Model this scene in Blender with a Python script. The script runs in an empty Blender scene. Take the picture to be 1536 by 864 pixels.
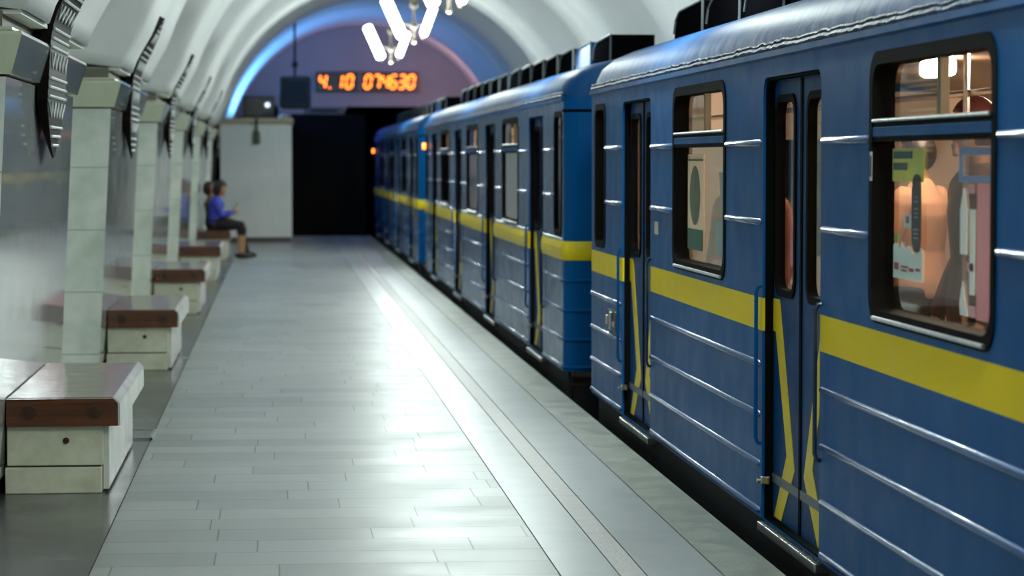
import bpy, bmesh, math, random
from mathutils import Vector, Matrix
PI = math.pi
random.seed(7)
S = bpy.context.scene
COL = S.collection

# ------------------------------------------------------------------ camera, world, exposure
cam_d = bpy.data.cameras.new('camera'); cam = bpy.data.objects.new('camera', cam_d); COL.objects.link(cam)
cam_d.sensor_width = 36.0; cam_d.lens = 3800 * 36 / 1536
cam.location = (0, 0, 1.66)
cam.rotation_euler = (math.radians(90 - 2.8925), 0, math.radians(-5.2557))
cam_d.clip_start = .05; cam_d.clip_end = 300
cam_d.dof.use_dof = True; cam_d.dof.focus_distance = 11.6; cam_d.dof.aperture_fstop = 3.4
S.camera = cam
wd = bpy.data.worlds.new('world'); S.world = wd; wd.use_nodes = True
wd.node_tree.nodes['Background'].inputs[0].default_value = (.5, .56, .6, 1)
wd.node_tree.nodes['Background'].inputs[1].default_value = .03
S.view_settings.view_transform = 'Standard'; S.view_settings.look = 'None'
S.view_settings.gamma = 1; S.view_settings.use_curve_mapping = False
EXPOSURE = 0.0
S.view_settings.exposure = EXPOSURE
TUBE_EMIT = 16.0          # look of the chandelier diffusers
CHAND_W = 160.0           # light of each chandelier
CAR_LAMP = 190.0           # lamps inside the cars
PITCH = 7.45; PY0 = 12.05; PLEN = 3.9
def pyl_mid(k): return PY0 + PITCH * k + PLEN / 2

def lamp(name, kind, loc, energy, color, size=.3, rot=None, size_y=None, spread=None):
    l = bpy.data.lights.new(name, kind); l.energy = energy; l.color = color
    if kind == 'AREA':
        l.size = size
        if size_y: l.shape = 'RECTANGLE'; l.size_y = size_y
        if spread: l.spread = spread
    else: l.shadow_soft_size = size
    o = bpy.data.objects.new(name, l); o.location = loc
    if rot: o.rotation_euler = rot
    COL.objects.link(o); return o
# blue lamp over the service block and a dim reddish one over the tunnel mouth
lamp('blue_end_lamp', 'AREA', (-.35, 54.8, 2.62), 170, (.12, .38, 1.0), .9, (PI, math.radians(-6), 0), 5.2)
lamp('red_end_lamp', 'AREA', (3.4, 57.4, 3.3), 16, (1.0, .5, .42), .8, (PI / 2, 0, 0), .8)

# ------------------------------------------------------------------ materials
MATS = {}
def N(nt, t, **kw):
    n = nt.nodes.new(t)
    for k, v in kw.items():
        if k in n.inputs: n.inputs[k].default_value = v
        else: setattr(n, k, v)
    return n
def mat(name, col, rough=.5, metal=0, spec=.5, coat=0, emit=None, es=0, noise=None, bump=None, rnoise=None, coat_rough=.05):
    """noise=(scale, colour2, amount[,stretch]); bump=(scale,strength); rnoise=(scale, amount)"""
    if name in MATS: return MATS[name]
    m = bpy.data.materials.new(name); m.use_nodes = True; nt = m.node_tree
    b = nt.nodes['Principled BSDF']
    b.inputs['Base Color'].default_value = (*col, 1)
    b.inputs['Roughness'].default_value = rough; b.inputs['Metallic'].default_value = metal
    b.inputs['Specular IOR Level'].default_value = spec
    b.inputs['Coat Weight'].default_value = coat; b.inputs['Coat Roughness'].default_value = coat_rough
    if emit: b.inputs['Emission Color'].default_value = (*emit, 1); b.inputs['Emission Strength'].default_value = es
    tc = N(nt, 'ShaderNodeTexCoord')
    L = nt.links.new
    if noise:
        mp = N(nt, 'ShaderNodeMapping'); L(tc.outputs['Object'], mp.inputs[0])
        if len(noise) > 3: mp.inputs['Scale'].default_value = noise[3]
        n = N(nt, 'ShaderNodeTexNoise', Scale=noise[0], Detail=6.0, Roughness=.6); L(mp.outputs[0], n.inputs['Vector'])
        r = N(nt, 'ShaderNodeValToRGB'); r.color_ramp.elements[0].position = .38; r.color_ramp.elements[1].position = .68
        L(n.outputs['Fac'], r.inputs[0])
        mu = N(nt, 'ShaderNodeMath', operation='MULTIPLY'); mu.inputs[1].default_value = noise[2]; L(r.outputs[0], mu.inputs[0])
        mx = N(nt, 'ShaderNodeMixRGB'); mx.inputs[1].default_value = (*col, 1); mx.inputs[2].default_value = (*noise[1], 1)
        L(mu.outputs[0], mx.inputs[0]); L(mx.outputs[0], b.inputs['Base Color'])
    if bump:
        n2 = N(nt, 'ShaderNodeTexNoise', Scale=bump[0], Detail=4.0); L(tc.outputs['Object'], n2.inputs['Vector'])
        bp = N(nt, 'ShaderNodeBump', Strength=bump[1], Distance=.02); L(n2.outputs['Fac'], bp.inputs['Height']); L(bp.outputs[0], b.inputs['Normal'])
    if rnoise:
        n3 = N(nt, 'ShaderNodeTexNoise', Scale=rnoise[0], Detail=3.0); L(tc.outputs['Object'], n3.inputs['Vector'])
        mr = N(nt, 'ShaderNodeMapRange'); mr.inputs['To Min'].default_value = max(.02, rough - rnoise[1]); mr.inputs['To Max'].default_value = rough + rnoise[1]
        mr.inputs['From Min'].default_value = .3; mr.inputs['From Max'].default_value = .7
        L(n3.outputs['Fac'], mr.inputs['Value']); L(mr.outputs[0], b.inputs['Roughness'])
    MATS[name] = m; return m

def band(nt, sock, lo, hi):
    a = N(nt, 'ShaderNodeMath', operation='GREATER_THAN'); a.inputs[1].default_value = lo; nt.links.new(sock, a.inputs[0])
    b = N(nt, 'ShaderNodeMath', operation='LESS_THAN'); b.inputs[1].default_value = hi; nt.links.new(sock, b.inputs[0])
    c = N(nt, 'ShaderNodeMath', operation='MULTIPLY'); nt.links.new(a.outputs[0], c.inputs[0]); nt.links.new(b.outputs[0], c.inputs[1])
    return c.outputs[0]
def base_color_socket(m):
    b = m.node_tree.nodes['Principled BSDF']; l = b.inputs['Base Color'].links
    if l: return l[0].from_socket
    rgb = N(m.node_tree, 'ShaderNodeRGB'); rgb.outputs[0].default_value = b.inputs['Base Color'].default_value; return rgb.outputs[0]
def overlay(m, fac, col):
    nt = m.node_tree; b = nt.nodes['Principled BSDF']; s = base_color_socket(m)
    mx = N(nt, 'ShaderNodeMixRGB'); nt.links.new(fac, mx.inputs[0]); nt.links.new(s, mx.inputs[1]); mx.inputs[2].default_value = (*col, 1)
    nt.links.new(mx.outputs[0], b.inputs['Base Color'])
def coords(m):
    nt = m.node_tree; tc = N(nt, 'ShaderNodeTexCoord'); sp = N(nt, 'ShaderNodeSeparateXYZ'); nt.links.new(tc.outputs['Object'], sp.inputs[0]); return sp.outputs
def joints(m, axis, period, off, w, col, amt=.8):
    nt = m.node_tree; c = coords(m)[axis]
    a = N(nt, 'ShaderNodeMath', operation='ADD'); a.inputs[1].default_value = off; nt.links.new(c, a.inputs[0])
    d = N(nt, 'ShaderNodeMath', operation='WRAP'); d.inputs[1].default_value = period; d.inputs[2].default_value = 0; nt.links.new(a.outputs[0], d.inputs[0])
    e = N(nt, 'ShaderNodeMath', operation='LESS_THAN'); e.inputs[1].default_value = w; nt.links.new(d.outputs[0], e.inputs[0])
    f = N(nt, 'ShaderNodeMath', operation='MULTIPLY'); f.inputs[1].default_value = amt; nt.links.new(e.outputs[0], f.inputs[0])
    overlay(m, f.outputs[0], col)

BLUE = (.0012, .084, .27)
def paint(name, col=BLUE, stripe=True, rough=.33, spec=.045, dark=(.0012, .058, .19)):
    m = mat(name, col, rough, 0, spec, 0, noise=(3.0, dark, .30, (1, 1, .35)), rnoise=(5, .05))
    if stripe and 'striped' not in m:
        m['striped'] = 1
        overlay(m, band(m.node_tree, coords(m)[2], .905, 1.05), (.82, .62, .005))
    return m
M_BODY = paint('blue_paint_with_yellow_belt')
M_BODY2 = paint('dusty_blue_paint_with_yellow_belt', (.004, .070, .22), rough=.24, spec=.42)
M_BLUE = paint('blue_paint', stripe=False)
M_RIB = mat('glossy_rib_paint', (.02, .09, .28), .25, spec=.5, coat=.4)
M_LEAF = paint('door_blue_paint', (.006, .050, .16), stripe=False, rough=.35)
M_YEL = mat('yellow_paint', (.80, .61, .006), .35, spec=.3, noise=(9, (.6, .44, .01), .4))
M_ROOF = mat('roof_blue_paint', (.003, .064, .22), .5, spec=.03, noise=(2.2, (.05, .11, .22), .6, (.6, 2.2, .3)), bump=(5, .35))
M_GUT = mat('gutter_seam_paint', (.010, .04, .11), .5, spec=.2, noise=(14, (.16, .20, .26), .5), bump=(38, .9))
M_RUB = mat('black_rubber', (.004, .004, .004), .6, spec=.03)
M_DARK = mat('dark_underframe', (.006, .007, .010), .7)
M_VENT = mat('black_ventilator_mesh', (.003, .003, .004), .9, spec=0)
M_ALU = mat('worn_aluminium', (.62, .63, .64), .28, 1, noise=(25, (.2, .2, .2), .5))
M_STEEL = mat('brushed_steel', (.55, .55, .55), .22, 1)
M_LIN = mat('beige_interior_laminate', (.66, .52, .40), .4, noise=(3, (.56, .42, .31), .5))
M_LINW = mat('brown_interior_ceiling', (.10, .055, .03), .45)
M_SEAT = mat('brown_vinyl', (.12, .045, .022), .35, noise=(6, (.06, .025, .015), .5))
M_CFLR = mat('car_linoleum', (.10, .065, .045), .4)
M_NIGHT = mat('dark_glass', (.012, .011, .010), .05)
M_CLAMP = mat('car_lamp_diffuser', (.9, .8, .65), .4, emit=(1, .80, .58), es=CAR_LAMP)
M_ORANGE = mat('orange_marker_lens', (.9, .3, .02), .3, emit=(1, .22, .02), es=5)
def glass(name, tint=(.9, .93, .93), k=1.0, ior=1.5):
    if name in MATS: return MATS[name]
    m = bpy.data.materials.new(name); m.use_nodes = True; nt = m.node_tree; nt.nodes.clear()
    o = N(nt, 'ShaderNodeOutputMaterial'); mx = N(nt, 'ShaderNodeMixShader'); t = N(nt, 'ShaderNodeBsdfTransparent'); g = N(nt, 'ShaderNodeBsdfGlossy')
    t.inputs[0].default_value = (*tint, 1); g.inputs['Roughness'].default_value = .03
    fr = N(nt, 'ShaderNodeFresnel', IOR=ior); mu = N(nt, 'ShaderNodeMath', operation='MULTIPLY'); mu.inputs[1].default_value = k; mu.use_clamp = True
    nt.links.new(fr.outputs[0], mu.inputs[0]); nt.links.new(mu.outputs[0], mx.inputs[0]); nt.links.new(t.outputs[0], mx.inputs[1]); nt.links.new(g.outputs[0], mx.inputs[2]); nt.links.new(mx.outputs[0], o.inputs[0])
    MATS[name] = m; return m
M_GLASS2 = glass('hazy_window_glass', (.86, .85, .82), 1.5)
M_GLASS = glass('window_glass', (.86, .85, .82), 1.15)
def film(name, col, alpha, rough=.35, noise=None):
    m = mat(name, col, rough, noise=noise); m.node_tree.nodes['Principled BSDF'].inputs['Alpha'].default_value = alpha; return m

M_VAULT = mat('white_vault_plaster', (.83, .84, .82), .55, noise=(1.6, (.74, .76, .73), .5, (1, .5, 1)))
M_GREEN = mat('pale_green_marble', (.72, .76, .70), .22, noise=(3.4, (.47, .55, .46), .8), rnoise=(4, .06))
joints(M_GREEN, 2, .475, .30, .007, (.2, .25, .2))
M_CAPG = mat('capital_green_marble', (.66, .70, .53), .2, noise=(3.5, (.54, .59, .43), .8))
M_POL = mat('polished_grey_marble', (.40, .42, .41), .075, spec=.8, noise=(1.4, (.30, .33, .33), .7), rnoise=(3, .03))
joints(M_POL, 2, .95, .30, .006, (.22, .24, .24))
M_POLC = mat('polished_capital_marble', (.24, .27, .27), .09, spec=.7, noise=(2, (.18, .21, .22), .6))
M_BENM = mat('bench_green_marble', (.80, .82, .66), .35, noise=(7, (.58, .60, .42), .8), bump=(30, .08))
M_BENW = mat('bench_white_marble', (.78, .79, .75), .16, noise=(5, (.5, .5, .46), .6))
M_WOOD = mat('varnished_bench_wood', (.145, .045, .016), .22, coat=.6, noise=(7, (.055, .018, .008), .8, (.5, 3, 6)))
M_WTOP = mat('varnished_seat_top', (.15, .075, .045), .2, coat=.35, noise=(5, (.09, .05, .03), .6, (5, 1, 1)), coat_rough=.1, rnoise=(9, .05))
M_PLUG = mat('dark_wood_plug', (.05, .018, .008), .3)
M_JOINT = mat('dark_joint', (.03, .03, .025), .8)
M_DGRAN = mat('dark_grey_granite', (.060, .064, .064), .24, noise=(2.5, (.10, .105, .105), .5), rnoise=(2, .05))
joints(M_DGRAN, 1, .9, .2, .006, (.16, .16, .16), .4)
M_EDGE = mat('edge_granite', (.26, .29, .25), .36, noise=(6, (.18, .20, .16), .8), bump=(60, .12), rnoise=(5, .08))
joints(M_EDGE, 1, 1.15, .33, .009, (.08, .08, .07))
M_SLAB = mat('blue_grey_granite', (.33, .36, .365), .33, noise=(1.2, (.26, .285, .33), .7), rnoise=(4, .03)); joints(M_SLAB, 1, 1.25, .1, .008, (.15, .16, .16), .6)
M_PINK = mat('pinkish_rough_granite', (.34, .32, .31), .40, noise=(12, (.27, .255, .25), .7), bump=(60, .2)); joints(M_PINK, 1, 1.25, .1, .01, (.14, .13, .13), .6)
M_BLACK = mat('tunnel_black', (.004, .004, .004), .95, spec=.1)
M_MAUVE = mat('mauve_end_plaster', (.34, .32, .35), .7, noise=(1.2, (.28, .27, .30), .5))
M_WHITET = mat('white_ribbed_tile', (.76, .82, .82), .25, noise=(4, (.66, .73, .74), .5, (3, 1, .4)))
M_CORN = mat('cream_cornice', (.50, .46, .30), .4)

# floor slabs
def floor_material():
    m = mat('light_grey_granite_slabs', (.5, .52, .51), .25, spec=.22); nt = m.node_tree; b = nt.nodes['Principled BSDF']; L = nt.links.new
    tc = N(nt, 'ShaderNodeTexCoord')
    br = N(nt, 'ShaderNodeTexBrick'); br.offset = 0; br.squash = .74; br.squash_frequency = 3
    br.inputs['Scale'].default_value = 1.0; br.inputs['Brick Width'].default_value = .92; br.inputs['Row Height'].default_value = .335
    br.inputs['Mortar Size'].default_value = .0035; br.inputs['Mortar Smooth'].default_value = .1; br.inputs['Bias'].default_value = -.45
    br.inputs['Color1'].default_value = (.315, .34, .335, 1); br.inputs['Color2'].default_value = (.19, .21, .205, 1); br.inputs['Mortar'].default_value = (.10, .11, .11, 1)
    sp = N(nt, 'ShaderNodeSeparateXYZ'); L(tc.outputs['Object'], sp.inputs[0])
    dv = N(nt, 'ShaderNodeMath', operation='DIVIDE'); dv.inputs[1].default_value = .335; L(sp.outputs[1], dv.inputs[0])
    fl = N(nt, 'ShaderNodeMath', operation='FLOOR'); L(dv.outputs[0], fl.inputs[0])
    wn = N(nt, 'ShaderNodeTexWhiteNoise', noise_dimensions='1D'); L(fl.outputs[0], wn.inputs['W'])
    sc = N(nt, 'ShaderNodeMath', operation='MULTIPLY_ADD'); sc.inputs[1].default_value = 7.3; L(wn.outputs['Value'], sc.inputs[0]); L(sp.outputs[0], sc.inputs[2])
    cb = N(nt, 'ShaderNodeCombineXYZ'); L(sc.outputs[0], cb.inputs[0]); L(sp.outputs[1], cb.inputs[1])
    L(cb.outputs[0], br.inputs['Vector'])
    n = N(nt, 'ShaderNodeTexNoise', Scale=2.2, Detail=6.0); L(tc.outputs['Object'], n.inputs['Vector'])
    mx = N(nt, 'ShaderNodeMixRGB', blend_type='MULTIPLY'); mx.inputs[0].default_value = .22; L(br.outputs['Color'], mx.inputs[1]); L(n.outputs['Fac'], mx.inputs[2])
    L(mx.outputs[0], b.inputs['Base Color'])
    mr = N(nt, 'ShaderNodeMapRange'); mr.inputs['To Min'].default_value = .33; mr.inputs['To Max'].default_value = .42; mr.inputs['From Min'].default_value = .3; mr.inputs['From Max'].default_value = .7
    L(n.outputs['Fac'], mr.inputs['Value']); L(mr.outputs[0], b.inputs['Roughness'])
    iv = N(nt, 'ShaderNodeMath', operation='SUBTRACT'); iv.inputs[0].default_value = 1.0; L(br.outputs['Fac'], iv.inputs[1])
    bp = N(nt, 'ShaderNodeBump', Strength=.5, Distance=.002); L(iv.outputs[0], bp.inputs['Height']); L(bp.outputs[0], b.inputs['Normal'])
    return m
M_FLOOR = floor_material()

# ------------------------------------------------------------------ geometry helpers
def link(name, me, m=None, parent=None, loc=None, smooth=False, label=None):
    o = bpy.data.objects.new(name, me); COL.objects.link(o)
    if m:
        for x in (m if isinstance(m, (list, tuple)) else [m]): me.materials.append(x)
    if parent: o.parent = parent
    if loc: o.location = loc
    if smooth:
        for p in me.polygons: p.use_smooth = True
        if smooth != 'all':
            try: me.set_sharp_from_angle(angle=math.radians(40))
            except Exception: pass
    if label: o['label'] = label
    return o
def obj(name, bm, m, parent=None, smooth=False, label=None, loc=None):
    bmesh.ops.recalc_face_normals(bm, faces=bm.faces[:])
    me = bpy.data.meshes.new(name); bm.to_mesh(me); bm.free()
    return link(name, me, m, parent, loc, smooth, label)
def tag(o, label, cat, group=None):
    o['label'] = label; o['category'] = cat
    if group: o['group'] = group
    return o
def thing(name, label, cat, loc=(0, 0, 0), rz=0, group=None):
    o = bpy.data.objects.new(name, None); COL.objects.link(o); o.location = loc; o.rotation_euler = (0, 0, rz); o.empty_display_size = .1
    return tag(o, label, cat, group)
def struct(name, bm, m, smooth=False):
    o = obj(name, bm, m, None, smooth); o['kind'] = 'structure'; return o
def BM(): return bmesh.new()
def box(bm, x0, x1, y0, y1, z0, z1, bev=0, mi=0, seg=2):
    vs = [bm.verts.new((x, y, z)) for x in (x0, x1) for y in (y0, y1) for z in (z0, z1)]
    fs = [bm.faces.new([vs[i] for i in f]) for f in ((0, 1, 3, 2), (4, 6, 7, 5), (0, 4, 5, 1), (2, 3, 7, 6), (0, 2, 6, 4), (1, 5, 7, 3))]
    for f in fs: f.material_index = mi
    if bev:
        es = list({e for f in fs for e in f.edges})
        bmesh.ops.bevel(bm, geom=es, offset=bev, segments=seg, affect='EDGES', profile=.5, clamp_overlap=True)
    return bm
def hexa(bm, bot, top, mi=0, mis=None):
    """bot, top: four (x,y,z) each, same winding; mis = material index for the four side faces"""
    b = [bm.verts.new(p) for p in bot]; t = [bm.verts.new(p) for p in top]
    bm.faces.new(b[::-1]).material_index = mi; bm.faces.new(t).material_index = mi
    for i in range(4):
        j = (i + 1) % 4; f = bm.faces.new((b[i], b[j], t[j], t[i])); f.material_index = mis[i] if mis else mi
    return bm
def prism(bm, pts, a0, a1, axis, mi=0):
    """polygon pts (2D) extruded along axis: 'x': pts=(y,z); 'y': pts=(x,z); 'z': pts=(x,y)"""
    f = {'x': lambda p, a: (a, p[0], p[1]), 'y': lambda p, a: (p[0], a, p[1]), 'z': lambda p, a: (p[0], p[1], a)}[axis]
    A = [bm.verts.new(f(p, a0)) for p in pts]; B = [bm.verts.new(f(p, a1)) for p in pts]
    bm.faces.new(A).material_index = mi; bm.faces.new(B[::-1]).material_index = mi
    n = len(pts)
    for i in range(n):
        j = (i + 1) % n; bm.faces.new((A[i], B[i], B[j], A[j])).material_index = mi
    return bm
def tube(bm, pts, r, seg=10, cap=True, mi=0):
    pts = [Vector(p) for p in pts]; rs = r if isinstance(r, (list, tuple)) else [r] * len(pts)
    up = Vector((0, 0, 1)); rings = []
    prev = None
    for i, p in enumerate(pts):
        d = (pts[min(i + 1, len(pts) - 1)] - pts[max(i - 1, 0)]).normalized()
        if prev is None:
            a = d.cross(up)
            if a.length < .1: a = d.cross(Vector((1, 0, 0)))
            a.normalize()
        else:
            a = prev - d * prev.dot(d); a.normalize()
        prev = a; b = d.cross(a)
        rings.append([bm.verts.new(p + (a * math.cos(2 * PI * k / seg) + b * math.sin(2 * PI * k / seg)) * rs[i]) for k in range(seg)])
    for i in range(len(rings) - 1):
        for k in range(seg):
            k2 = (k + 1) % seg; bm.faces.new((rings[i][k], rings[i][k2], rings[i + 1][k2], rings[i + 1][k])).material_index = mi
    if cap:
        bm.faces.new(rings[0][::-1]).material_index = mi; bm.faces.new(rings[-1]).material_index = mi
    return bm
def ball(bm, c, r, sx=1, sy=1, sz=1, u=16, v=10):
    g = bmesh.ops.create_uvsphere(bm, u_segments=u, v_segments=v, radius=r)
    for w in g['verts']: w.co = Vector((w.co.x * sx + c[0], w.co.y * sy + c[1], w.co.z * sz + c[2]))
    return g['verts']
def rrect(u0, u1, v0, v1, r, n=6, bottom=True):
    pts = []
    for (cu, cv, a0) in ((u1 - r, v1 - r, 0), (u0 + r, v1 - r, 90), (u0 + r, v0 + r, 180), (u1 - r, v0 + r, 270)):
        if not bottom and a0 >= 180:
            pts.append((u0 if a0 == 180 else u1, v0)); continue
        for k in range(n + 1):
            a = math.radians(a0 + 90 * k / n); pts.append((cu + r * math.cos(a), cv + r * math.sin(a)))
    return pts
def sheet(outer, holes, x0, x1):
    """plate in the YZ plane between x0 and x1 with holes -> mesh"""
    cu = bpy.data.curves.new('tmp', 'CURVE'); cu.dimensions = '2D'; cu.fill_mode = 'BOTH'; cu.extrude = abs(x1 - x0) / 2
    for pts in [outer] + holes:
        s = cu.splines.new('POLY'); s.points.add(len(pts) - 1); s.use_cyclic_u = True
        for p, q in zip(s.points, pts): p.co = (q[0], q[1], 0, 1)
    o = bpy.data.objects.new('tmp', cu); COL.objects.link(o)
    dg = bpy.context.evaluated_depsgraph_get(); me = bpy.data.meshes.new_from_object(o.evaluated_get(dg))
    bpy.data.objects.remove(o); bpy.data.curves.remove(cu)
    xm = (x0 + x1) / 2
    bm = bmesh.new(); bm.from_mesh(me); bpy.data.meshes.remove(me)
    for v in bm.verts: v.co = Vector((xm + v.co.z, v.co.x, v.co.y))
    return bm
def ring(outer, inner, x0, x1): return sheet(outer, [inner], x0, x1)
def cyl(bm, c, r, h, axis='x', seg=16, mi=0):
    d = {'x': Vector((1, 0, 0)), 'y': Vector((0, 1, 0)), 'z': Vector((0, 0, 1))}[axis]
    return tube(bm, [Vector(c) - d * h / 2, Vector(c) + d * h / 2], r, seg, True, mi)
def text_mesh(s, size, m, parent, name, loc, rot, extrude=.001):
    cu = bpy.data.curves.new('tmp', 'FONT'); cu.body = s; cu.size = size; cu.extrude = extrude; cu.align_x = 'CENTER'; cu.align_y = 'CENTER'
    o = bpy.data.objects.new('tmp', cu); COL.objects.link(o); dg = bpy.context.evaluated_depsgraph_get()
    me = bpy.data.meshes.new_from_object(o.evaluated_get(dg)); bpy.data.objects.remove(o); bpy.data.curves.remove(cu)
    me.materials.clear(); r = link(name, me, m, parent, loc); r.rotation_euler = rot; return r

# ------------------------------------------------------------------ the setting
YB, YE = -12.0, 60.0
def floor_strip(name, x0, x1, m, y0=YB, y1=56.0, z=0.0):
    bm = BM(); box(bm, x0 + .003, x1 - .003, y0, y1, z - .25, z); return struct(name, bm, m)
floor_strip('floor', -.765, 1.115, M_FLOOR)
floor_strip('floor_pylon_side', -3.25, -.765, M_DGRAN)
floor_strip('trim_1', 1.115, 1.352, M_SLAB)
floor_strip('trim_2', 1.352, 1.46, M_PINK)
floor_strip('trim_3', 1.46, 1.766, M_SLAB)
floor_strip('trim_4', 1.766, 2.015, M_EDGE)
bm = BM(); box(bm, -3.25, 1.97, YB, 56.0, -1.35, -.25); [box(bm, x - .003, x + .003, YB, 56.0, -.25, -.004) for x in (-.765, 1.115, 1.352, 1.46, 1.766)]; struct('wall_platform_edge', bm, M_DARK)
bm = BM(); box(bm, 1.97, 5.2, YB, 75, -1.45, -1.35); struct('floor_track', bm, M_DARK)

CX, CZ, RR = 1.95, 1.72, 3.10
def sm(a, b, x):
    t = min(1, max(0, (x - a) / (b - a))); return t * t * (3 - 2 * t)
def rib_r(z): return RR + .085 * (1 - sm(2.36, 2.75, z))
def vault_pt(th, y):
    k = round((y - pyl_mid(0)) / PITCH); dy = abs(y - pyl_mid(k))
    z0 = CZ + RR * math.sin(th)
    w = sm(1.75, 3.1, dy)
    gv = .06 * (1 - sm(.56, .80, dy))
    wl = sm(PLEN / 2 - .02, PLEN / 2 + .26, dy)
    end = 1 - sm(52.3, 53.0, y)
    low = (1 - sm(2.3, 3.25, z0)) if th < PI / 2 else 0
    d = (gv + .25 * w + 1.55 * low * wl) * end
    r = RR + d; rb = (rib_r(z0) if th < PI / 2 else RR) + d
    return Vector((CX - rb * math.cos(th), y, CZ + RR * math.sin(th) + (r - RR) * math.sin(th) * (1 if th > .45 else .5)))
bm = BM()
TH0 = math.asin((2.36 - CZ) / RR)
ths = [TH0 + (PI - TH0) * (i / 64) ** 1.1 for i in range(65)]
ys = []
y = YB
while y < YE - 1e-6: ys.append(y); y += .06
ys.append(YE)
grid = [[bm.verts.new(vault_pt(t, y)) for t in ths] for y in ys]
for i in range(len(ys) - 1):
    for j in range(len(ths) - 1): bm.faces.new((grid[i][j], grid[i + 1][j], grid[i + 1][j + 1], grid[i][j + 1]))
c = struct('ceiling', bm, M_VAULT, smooth='all')
sd = c.modifiers.new('thickness', 'SOLIDIFY'); sd.thickness = .12; sd.offset = 1
bm = BM(); box(bm, 5.05, 5.3, YB, 75, -1.35, 1.74); struct('wall_right', bm, M_DARK)
bm = BM(); box(bm, -9.4, -9.2, YB, 57.0, 0, 3.0); struct('wall_left', bm, M_GREEN)
bm = BM(); box(bm, -3.5, -3.22, YB, 57.0, 2.36, 5.0); box(bm, -3.5, -3.22, 53.3, 57.0, 0, 2.36); struct('wall_hall', bm, M_VAULT)
bm = BM(); prism(bm, [(-6.3 - 3.1 * math.cos(a * PI / 16), 2.5 + 2.2 * math.sin(a * PI / 16)) for a in range(17)] + [(-3.2, 5.1), (-9.4, 5.1)], YB, 57.0, 'y'); struct('ceiling_hall', bm, M_VAULT)
bm = BM(); box(bm, -9.4, -3.25, YB, 57.0, -.25, 0); struct('floor_hall', bm, M_DGRAN)
bm = BM(); box(bm, -9.4, -3.22, YB - .2, YB, 0, 5.1); box(bm, -9.4, -3.22, 57.0, 57.2, 0, 5.1); struct('wall_hall_ends', bm, M_VAULT)
bm = BM(); box(bm, -3.4, 5.3, YB - .2, YB, -1.35, 5.3); struct('wall_front', bm, M_VAULT)
# end wall with the dark openings
bm = BM()
prism(bm, [(-3.4, 5.3), (-3.4, 2.68), (1.52, 2.68), (1.60, 2.92), (5.3, 2.92), (5.3, 5.3)], YE, YE + .3, 'y')
struct('wall_back', bm, M_MAUVE)
bm = BM(); box(bm, -3.4, 5.3, 75, 75.2, -1.4, 3.0); box(bm, -3.4, 5.3, YE + .3, 75.2, 2.93, 3.0); box(bm, -.2, 0, YE, 75, -1.35, 2.93); struct('wall_tunnel', bm, M_BLACK)
bm = BM(); box(bm, .27, 1.9, 55.6, 56.0, 0.0, 2.66); struct('wall_platform_end', bm, M_BLACK)
# white service block across the left end
bm = BM(); box(bm, -1.175, .262, 51.5, 57.5, .10, 2.39)
for i in range(19):
    x = -1.17 + i * .0745; box(bm, x, x + .060, 51.485, 51.505, .10, 2.39, .004, seg=1)
struct('wall_service_block', bm, M_WHITET)
bm = BM(); box(bm, -1.17, .255, 51.49, 57.5, 0, .10); struct('baseboard_back', bm, mat('dark_plinth', (.03, .035, .035), .3))
bm = BM(); prism(bm, [(51.40, 2.39), (57.5, 2.39), (57.5, 2.50), (51.36, 2.50), (51.36, 2.46)], -1.175, .30, 'x'); struct('trim_5', bm, M_CORN)

# ------------------------------------------------------------------ pylons, their bands and benches
XS0, XS1 = -1.372, -1.268
ordinal = ['nearest', 'second', 'third', 'fourth', 'fifth', 'farthest']
def pylon(k):
    y0 = PY0 + PITCH * k; y1 = y0 + PLEN
    t = thing('marble_pylon', (ordinal[k] + ' marble pylon from the camera, tapered, polished side facing the platform') if 0 <= k < 6 else 'marble pylon behind the camera, tapered with a polished side',
              'pylon', (-2.2, (y0 + y1) / 2, 0), 0, 'pylons along the platform')
    h = PLEN / 2; X = lambda x: x + 2.2
    bm = BM(); box(bm, X(-3.2), X(-1.39), -h + .03, h - .03, 0, .09); obj('plinth', bm, M_JOINT, t)
    bm = BM()
    hexa(bm, [(X(-3.2), -h, .09), (X(XS0), -h, .09), (X(XS0), h, .09), (X(-3.2), h, .09)], [(X(-3.2), -h, 2.05), (X(XS1), -h, 2.05), (X(XS1), h, 2.05), (X(-3.2), h, 2.05)], 0, [0, 1, 0, 0])
    obj('shaft', bm, [M_GREEN, M_POL], t)
    bm = BM()
    a0, a1 = -h - .01, h + .01
    for (z0, z1, xa, xb, e0, e1) in ((2.062, 2.245, -1.243, -1.187, .0, .05), (2.245, 2.262, -1.187, -1.192, .05, .045)):
        hexa(bm, [(X(-3.2), a0 - e0, z0), (X(xa), a0 - e0, z0), (X(xa), a1 + e0, z0), (X(-3.2), a1 + e0, z0)], [(X(-3.2), a0 - e1, z1), (X(xb), a0 - e1, z1), (X(xb), a1 + e1, z1), (X(-3.2), a1 + e1, z1)], 0, [0, 1, 0, 0])
    cp = obj('capital', bm, [M_CAPG, M_POLC], t)
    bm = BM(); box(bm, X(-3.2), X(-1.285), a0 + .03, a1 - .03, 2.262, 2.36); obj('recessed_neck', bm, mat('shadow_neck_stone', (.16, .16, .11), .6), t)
    bm = BM(); box(bm, X(-3.2), X(-1.235), a0 - .01, a1 + .01, 2.265, 2.285, .006); obj('neck_moulding', bm, mat('pale_moulding', (.62, .62, .50), .15), t)
    bm = BM(); box(bm, X(-3.2), X(-1.20), -h + .05, h - .05, 2.345, 2.366); obj('impost_slab', bm, M_VAULT, t)
    return t
for k in range(-3, 6): pylon(k)

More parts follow.
